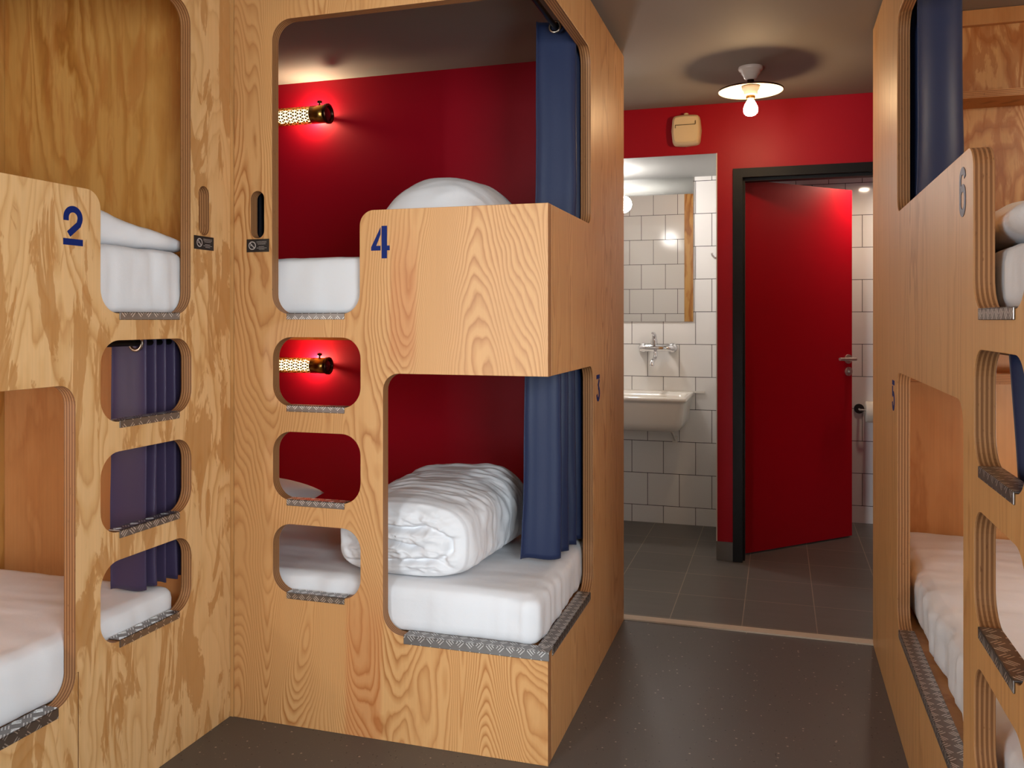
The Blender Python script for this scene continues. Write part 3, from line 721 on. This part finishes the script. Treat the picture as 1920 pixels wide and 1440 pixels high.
# ------------------------------------------------------------------ curtains
def zigzag(p0, p1, amp, folds, n=14, sharp=.55, side=1, amp_dir=None):
    """zig-zag pleats from p0 to p1; first fold starts on the -amp side"""
    p0 = Vector(p0); p1 = Vector(p1); d = (p1-p0); nrm = Vector((-d.y, d.x)).normalized() if amp_dir is None else Vector(amp_dir)
    out = []; N = folds*n
    for i in range(N+1):
        t = i/N; ph = t*folds
        tri = 1-2*abs((ph % 2)-1) if True else 0       # -1 at 0, +1 at 1
        sm = math.copysign(1-(1-abs(tri))**1.6, tri) if sharp else tri
        adv = t
        # fold faces are nearly square to the rail: advance mostly near the turns
        k = ph-math.floor(ph); adv = (math.floor(ph)+.5+.5*math.copysign(abs(2*k-1)**1.7, 2*k-1))/folds
        out.append(p0+d*adv+nrm*amp*side*sm)
    return out
def curtain(label, path, z0, z1, mat, nv=44, flare=.12, seed=0, grommets=(), slant=None, hem=True, lean=(0, 0)):
    mb = MB(); c = sum(path, Vector((0, 0)))/len(path); k = len(path)
    loops = []
    for j in range(nv+1):
        t = j/nv; z = z1+(z0-z1)*t; row = []
        for i, p in enumerate(path):
            w = 1-flare*.5+flare*t
            q = c+(p-c)*w
            dx = noise.noise(Vector((i*.11+seed, t*2.4, seed)))*.006*t+noise.noise(Vector((i*.4+seed, t*7, 2)))*.0018*t
            dy = noise.noise(Vector((i*.13-seed, t*2.1, seed+4)))*.006*t
            q = q+Vector((dx, dy))+Vector(lean)*t
            if slant: q = slant(q, t)
            row.append(Vector((q.x, q.y, z+.002*sin(i*.5)*t)))
        loops.append(row)
    vs = [p for l in loops for p in l]
    mb.add(vs, [(a*k+i, a*k+i+1, (a+1)*k+i+1, (a+1)*k+i) for a in range(nv) for i in range(k-1)], 0, True)
    root = mb.build('curtain', M[mat], None, recalc=True, auto=(c.x, c.y, z1))
    md = root.modifiers.new('cloth', 'SOLIDIFY'); md.thickness = .0022; md.offset = 0
    tag(root, label, 'curtain')
    if hem:
        hm = MB()
        for za, zb in ((z1-.074, z1-.0755),):
            pts = []
            j = int((z1-za)/(z1-z0)*nv)
            pts = [loops[j][i]+Vector((0, 0, 0)) for i in range(k)]
            hm.add([p+Vector((0, -.0016, 0)) for p in pts]+[p+Vector((0, -.0016, -.0016)) for p in pts], [(i, i+1, k+i+1, k+i) for i in range(k-1)], 0, True)
        h = hm.build('hem_seam', M[mat], root)
    for (gx, gy, gz, r) in grommets:
        g = MB(); n = 28; m = 8
        L = []
        for i in range(n):
            a = 2*pi*i/n; L.append([Vector((gx+(r+.005*cos(2*pi*q/m))*cos(a), gy+.004*sin(2*pi*q/m), gz+(r+.005*cos(2*pi*q/m))*sin(a))) for q in range(m)])
        L.append(L[0]); g.ring(L, 0, True, True, (False, False))
        g.build('grommet', M['grommet'], root)
    return root
V2 = lambda x, y: Vector((x, y))
# bed 3: pleats gathered at the far end of the lower side opening
curtain('navy pleated curtain hanging down to the lower mattress beside the rolled duvet',
        zigzag((-.722, 2.63), (-.704, 3.06), .055, 10, amp_dir=(1, 0)), .470, 1.150, 'navy', seed=1.3, flare=.10)
c4 = curtain('dark navy curtain with a metal ring in the upper bed before the red wall',
        zigzag((-.705, 2.74), (-.700, 3.06), .062, 7, amp_dir=(1, 0)), 1.45, 2.215, 'navy', seed=5.1, flare=.03, grommets=[(-.700, 2.729, 2.187, .017)])
curtain('gathered dark curtain just behind the grip slot of the corner bunk',
        zigzag((-1.66, 2.385), (-1.545, 2.385), .018, 8, amp_dir=(0, 1)), 1.44, 2.20, 'navy_shaded', seed=9.7, flare=.0, hem=False)
curtain('navy pleated curtain tinted by warm light, seen through the step cut-outs of the flame-grained bunk',
        zigzag((-1.758, 1.995), (-1.752, 2.215), .052, 11, amp_dir=(1, 0)), .466, 1.195, 'navy_warm_lit', seed=2.9, flare=.04, grommets=[(-1.722, 1.992, 1.165, .021)])
curtain('flat dark navy curtain beside the wooden shelf at the top right',
        zigzag((.452, 2.76), (.452, 3.02), .066, 4, amp_dir=(1, 0)), 1.45, 2.235, 'navy', seed=4.4, flare=.03)
def sl5(q, t): return V2(q.x, q.y-.52*t*max(0, (q.y-1.36)))
curtain('dark curtain edge inside the top step cut-out below the crumpled duvet',
        zigzag((.445, 1.33), (.445, 1.77), .045, 8, amp_dir=(1, 0)), .475, 1.19, 'navy', seed=6.2, flare=.0, slant=sl5, hem=False)

# ------------------------------------------------------------------ tubular bed lamps
def bed_lamp(label, z, r):
    y = 3.556-.078; root = thing('wall_lamp', label, 'wall lamp', (-2.11, 3.556, z))
    x0, xa, xb, x1 = -2.275, -2.197, -2.03, -1.958
    MB().lathe((0, y, z), [(r*.72, xa-.01), (r*.72, xb+.01)], 32, axis='x').build('lamp_core', M['tube_glow'], root)
    # pierced brass sleeve: a lattice of small triangles with bright star gaps between them
    m = MB(); nx, na = 7, 16; dx = (xb-xa)/nx; da = 2*pi/na
    def P(i, j, rr): return Vector((rr*cos(j*da), rr*sin(j*da), i))
    for i in range(nx):
        for j in range(na):
            a = (i % 2)*.5
            A, B, C, D = (i, j+a), (i, j+1+a), (i+1, j+.5+((i) % 2)*.5), (i+1, j+1.5+((i) % 2)*.5)
            for tri in ((A, B, C), (B, D, C)):
                cx = sum(t[0] for t in tri)/3; cy = sum(t[1] for t in tri)/3
                pts = []
                for rr in (r, r-.0012):
                    for t in tri:
                        ii = cx+(t[0]-cx)*.76; jj = cy+(t[1]-cy)*.76
                        pts.append(Vector((xa+ii*dx, y+rr*cos(jj*da), z+rr*sin(jj*da))))
                m.add(pts, [(0, 1, 2), (3, 5, 4), (0, 3, 4, 1), (1, 4, 5, 2), (2, 5, 3, 0)])
    m.build('pierced_sleeve', M['brass'], root)
    for a, b, s in ((x0, xa, 1), (xb, x1, -1)):
        c = MB().lathe((0, y, z), [(r*.7, a+.001), (r*1.02, a), (r*1.02, b), (r*.7, b-.001)], 36, axis='x').build('end_collar', M['brass'], root)
    e = MB().lathe((0, y, z), [(r*1.02, x1-.001), (r*1.13, x1), (r*1.13, x1+.013), (r*.90, x1+.015), (r*.86, x1+.006)], 36, axis='x', caps=(False, False)).build('end_ring', M['bronze'], root)
    MB().lathe((0, y, z), [(r*.88, x1+.004), (r*.80, x1+.0075), (r*.4, x1+.0095), (.001, x1+.010)], 32, axis='x').build('end_lens', M['lens'], e)
    for xx in (-2.235, -1.994):
        MB().tube([(xx, y, z+r), (xx, y, z+r+.012)], .004, 10).lathe((xx, y, z+r+.010), [(.007, 0), (.011, .002), (.011, .010), (.006, .013)], 16).build('thumb_screw', M['bronze'], root)
        MB().tube([(xx, 3.5558, z), (xx, y+r*.9, z)], .008, 12).lathe((xx, 3.5558, z), [(.018, -.004), (.018, 0)], 20, axis='y').build('wall_bracket', M['brass'], root)
    return root
bed_lamp('pierced brass tube lamp glowing on the red wall above the upper bed', 2.163, .040)
bed_lamp('pierced brass tube lamp glowing behind the top step cut-out of the corner bunk', 1.021, .035)

# ------------------------------------------------------------------ washroom
# ceiling lamp
L = Vector((-.119, 3.92, 0))
cl = thing('ceiling_lamp', 'white porcelain ceiling lamp with a wide flat shade and bare bulb', 'ceiling lamp', (L.x, L.y, H_CEIL))
MB().lathe((L.x, L.y, H_CEIL), [(.052, 0), (.054, -.008), (.050, -.016), (.042, -.020), (.041, -.030), (.034, -.036), (.028, -.050), (.020, -.056)], 40).build('ceiling_rose', M['porcelain'], cl)
MB().lathe((L.x, L.y, H_CEIL), [(.016, -.054), (.014, -.075), (.022, -.082)], 24).build('neck', M['bronze'], cl)
sh = MB().lathe((L.x, L.y, 0), [(.022, 2.262), (.060, 2.258), (.134, 2.238), (.1375, 2.2345), (.138, 2.231), (.135, 2.2325), (.060, 2.2535), (.020, 2.2565)], 64, caps=(False, False)).build('lamp_shade', M['enamel'], cl)
MB().lathe((L.x, L.y, 0), [(.1385, 2.2305), (.1402, 2.232), (.1402, 2.236), (.1385, 2.2375)], 64, caps=(False, False)).build('shade_rim', M['bronze'], sh)
MB().lathe((L.x, L.y, 0), [(.022, 2.258), (.038, 2.252), (.038, 2.243), (.030, 2.232), (.030, 2.220), (.024, 2.212)], 32).build('bulb_holder', M['porcelain'], cl)
MB().lathe((L.x, L.y, 0), [(.019, 2.213), (.020, 2.206), (.018, 2.199)], 28).build('bulb_cap', M['brass'], cl)
MB().lathe((L.x, L.y, 0), [(.010, 2.1995), (.016, 2.190), (.024, 2.176), (.030, 2.160), (.0315, 2.150), (.029, 2.138), (.021, 2.129), (.010, 2.1245), (.002, 2.1235)], 32).build('light_bulb', M['bulb'], cl)
# wall sounder
al = thing('alarm_sounder', 'cream box sounder on the red wall above the wash niche', 'alarm', (-.4565, FY, 2.205))
m = MB(); loops = []
for d, k in ((0, 1.0), (.020, 1.0), (.042, .965), (.054, .90), (.060, .80)):
    lp = []
    for i in range(48):
        a = 2*pi*i/48; ca, sa = cos(a), sin(a)
        x = .072*math.copysign(abs(ca)**.17, ca)*k; z = .074*math.copysign(abs(sa)**.17, sa)*k
        z0 = z; z *= 1+.09*cos(min(1, abs(x)/.072)*pi/2); x *= .93+.13*cos(min(1, abs(z0)/.074)*pi/2)
        lp.append(Vector((-.4565+x, FY-.0005-d, 2.205+z)))
    loops.append(lp)
m.ring(loops, 0, True, True).build('housing', M['offwhite'], al)
MB().box(-.508, -.408, FY-.064, FY-.0595, 2.226, 2.2285).box(-.5095, -.507, FY-.063, FY-.057, 2.212, 2.2285).box(-.409, -.406, FY-.064, FY-.055, 2.2285, 2.246).build('slot_line', M['bronze'], al)
MB().lathe((-.4565, FY-.03, 2.284), [(.012, 0), (.012, .006), (.008, .009)], 20).build('top_knob', M['offwhite'], al)
# mirror
mi = MB().box(-1.20, -.4895, 5.2335, 5.2396, 1.2185, 2.0835).build('mirror', M['mirror']); tag(mi, 'frameless wall mirror above the chrome tap', 'mirror')
# globe lamp in the niche
gl = thing('globe_lamp', 'glowing white globe lamp hanging in the wash niche, seen in the mirror', 'lamp', (-.975, 4.86, 2.084))
MB().tube([(-.975, 4.86, 2.084), (-.975, 4.86, 2.03)], .008, 12).lathe((-.975, 4.86, 2.084), [(.03, 0), (.03, -.012)], 24).build('stem', M['porcelain'], gl)
MB().lathe((-.975, 4.86, 1.985), [(.002, .055)]+[(.055*cos(a*pi/24), .055*sin(a*pi/24)) for a in range(10, -12, -1)]+[(.002, -.055)], 32).build('globe', M['globe'], gl)
# basin
bs = thing('wash_basin', 'white ceramic trough basin on the tiled niche wall', 'basin', (-.82, 5.24, .60))
def rrect(x0, x1, y0, y1, z, r, n=6): return [Vector((p[0], p[1], z)) for p in rect(x0, x1, y0, y1, r, n)]
X0, X1, Y0, Y1 = -1.18, -.487, 4.785, 5.2385
m = MB()
m.ring([rrect(X0+.07, X1-.075, Y0+.085, Y1, .600, .05), rrect(X0+.04, X1-.042, Y0+.045, Y1, .612, .05), rrect(X0+.022, X1-.024, Y0+.026, Y1, .650, .045), rrect(X0+.010, X1-.012, Y0+.014, Y1, .762, .035),
        rrect(X0+.009, X1-.010, Y0+.012, Y1, .772, .032), rrect(X0, X1, Y0, Y1, .776, .03), rrect(X0-.002, X1+.002, Y0-.003, Y1, .787, .03), rrect(X0+.003, X1-.003, Y0+.003, Y1, .798, .03),
        rrect(X0+.014, X1-.014, Y0+.014, Y1-.02, .800, .03), rrect(X0+.03, X1-.03, Y0+.03, Y1-.075, .794, .04), rrect(X0+.04, X1-.042, Y0+.042, Y1-.085, .76, .05), rrect(X0+.06, X1-.065, Y0+.065, Y1-.10, .65, .06), rrect(X0+.09, X1-.095, Y0+.10, Y1-.13, .63, .05)], 0, True)
m.build('bowl', M['ceramic'], bs)
MB().box(X0, X1+.065, 5.228, 5.2392, .792, .803).build('rear_upstand', M['ceramic'], bs)
MB().tube([(-.62, 5.0, .602), (-.60, 5.10, .575), (-.595, 5.234, .505)], [.009, .009, .007], 10).box(-.612, -.582, 5.226, 5.2396, .49, .53).build('bracket', M['ceramic'], bs)
# tap
tp = thing('wall_tap', 'chrome wall-mounted mixer tap above the trough basin', 'tap', (-.70, 5.24, 1.06))
YT = 5.17
m = MB()
for xx in (-.785, -.612):
    m.lathe((xx, 5.2395, 1.06), [(.030, 0), (.030, -.012), (.022, -.022), (.016, -.024), (.015, -.065)], 28, axis='y')
m.tube([(-.80, YT, 1.06), (-.795, YT, 1.06), (-.76, YT, 1.06), (-.735, YT, 1.06), (-.70, YT, 1.06), (-.66, YT, 1.06), (-.605, YT, 1.06), (-.597, YT, 1.06)], [.012, .020, .021, .023, .024, .019, .018, .010], 24)
m.build('valve_body', M['chrome'], tp)
MB().tube([(-.712, YT, 1.075), (-.713, YT-.004, 1.10), (-.713, YT-.006, 1.115)], [.020, .021, .018], 20).tube([(-.712, YT-.004, 1.112), (-.711, YT-.008, 1.136), (-.712, YT-.022, 1.146), (-.715, YT-.060, 1.150)], [.016, .014, .010, .007], 14).build('lever', M['chrome'], tp)
MB().tube([(-.706, YT, 1.045), (-.706, YT-.002, 1.018), (-.707, YT-.012, 1.000), (-.709, YT-.05, .988), (-.711, YT-.095, .986), (-.712, YT-.110, .979), (-.712, YT-.112, .958)], [.014, .012, .012, .012, .012, .013, .014], 16).build('spout', M['chrome'], tp)
# hook
hk = thing('wall_hook', 'small chrome hook on the niche tiles beside the mirror', 'hook', (-.285, 5.12, 1.595))
MB().lathe((-.2855, 5.12, 1.59), [(.016, 0), (.016, -.006)], 20, axis='x').tube([(-.29, 5.12, 1.588), (-.33, 5.12, 1.582), (-.355, 5.12, 1.590), (-.368, 5.12, 1.604), (-.372, 5.12, 1.616)], [.010, .009, .009, .008, .007], 12).build('hook_arm', M['chrome'], hk)
# toilet roll and holder
hd = thing('toilet_roll_holder', 'black round holder with steel bar on the toilet wall tiles', 'toilet roll holder', (.463, 5.597, .68))
MB().lathe((.462, 5.5965, .692), [(.029, 0), (.029, -.010), (.026, -.012)], 32, axis='y').build('wall_disc', M['black'], hd)
MB().tube([(.462, 5.590, .690), (.462, 5.535, .690), (.470, 5.528, .690), (.64, 5.528, .690)], .006, 12).build('bar', M['satin_steel'], hd)
m = MB(); n = 40
m.ring([[Vector((x, 5.528+r*cos(2*pi*i/n), .6805+r*sin(2*pi*i/n))) for i in range(n)] for x, r in ((.493, .020), (.493, .060), (.496, .0625), (.592, .0625), (.595, .060), (.595, .020))], 0, True, True, (False, False))
m.ring([[Vector((x, 5.528+.020*cos(2*pi*i/n), .6805+.020*sin(2*pi*i/n))) for i in range(n)] for x in (.493, .595)], 0, True, True, (False, False))
tr = m.build('toilet_roll', M['paper'], None, auto=(.545, 5.528, .68)); tag(tr, 'white toilet roll on the holder behind the red door', 'toilet roll')
# downlight in the toilet
dl = thing('downlight', 'small round downlight in the toilet ceiling behind the red door', 'downlight', (.531, 5.14, 2.086))
MB().lathe((.531, 5.14, 2.086), [(.030, -.001), (.045, -.001), (.046, -.005), (.032, -.008)], 36, caps=(False, False)).build('trim_ring', M['satin_steel'], dl)
MB().lathe((.531, 5.14, 2.086), [(.031, -.0005), (.031, -.004), (.015, -.006), (.001, -.0065)], 32).build('lens', M['spot'], dl)

# ------------------------------------------------------------------ lights
def area(name, loc, target, size, power, col, sy=None):
    l = bpy.data.lights.new(name, 'AREA'); l.shape = 'RECTANGLE'; l.size = size; l.size_y = sy or size; l.energy = power; l.color = col
    o = bpy.data.objects.new(name, l); COL.objects.link(o); o.location = loc
    o.rotation_euler = (Vector(target)-Vector(loc)).to_track_quat('-Z', 'Y').to_euler(); return o
area('window_daylight', (-1.875, -2.39, 1.33), (-.6, 3, 1.25), 1.05, 150, (.86, .94, 1.), 1.65)
area('side_fill_light', (1.28, -.30, 1.33), (-1.6, 1.4, 1.1), 1.7, 172, (.83, .93, 1.), 1.6)  # added fill for the left bunk, just inside the added window
def point(name, loc, e, col, r=.03):
    l = bpy.data.lights.new(name, 'POINT'); l.energy = e; l.color = col; l.shadow_soft_size = r
    o = bpy.data.objects.new(name, l); COL.objects.link(o); o.location = loc
point('camera_side_fill', (.05, -.25, 1.80), 16, (1., .955, .88), .22)  # unseen fill light added behind the camera, no fixture
for zz in (2.163, 1.021): point('bed_lamp_light', (-2.05, 3.536, zz+.012), 6.5 if zz > 2 else 4.6, (1., .80, .52), .012)
point('bed_lamp_light', (-2.36, .85, 2.0), 6, (1., .88, .55), .05)
point('bed_lamp_light', (-2.36, .95, .98), 10.5, (.92, .97, 1.), .05)
point('bed_lamp_light', (1.15, 2.2, 2.0), 15, (1., .93, .78), .05)
point('bed_lamp_light', (1.15, 2.5, .95), 9.5, (.84, .94, 1.), .05)
w = bpy.data.worlds.new('world'); S.world = w; w.use_nodes = True
w.node_tree.nodes['Background'].inputs[0].default_value = (.8, .9, 1, 1); w.node_tree.nodes['Background'].inputs[1].default_value = .6

# ------------------------------------------------------------------ camera
cd = bpy.data.cameras.new('camera'); cam = bpy.data.objects.new('camera', cd); COL.objects.link(cam)
cam.location = (0, 0, 1.23); cam.rotation_euler = (pi/2, 0, .300742)
cd.sensor_width = 36; cd.lens = 1614.2*36/1920; cd.shift_y = -(720-599.3)/1920; cd.clip_start = .02
S.camera = cam
vs = S.view_settings; vs.view_transform = 'Standard'; vs.look = 'None'; vs.gamma = 1; vs.use_curve_mapping = False; vs.exposure = -.08
S.cycles.use_denoising = True
S.cycles.max_bounces = 10; S.cycles.diffuse_bounces = 5; S.cycles.glossy_bounces = 5; S.cycles.sample_clamp_indirect = 6
S.cycles.caustics_reflective = False; S.cycles.caustics_refractive = False
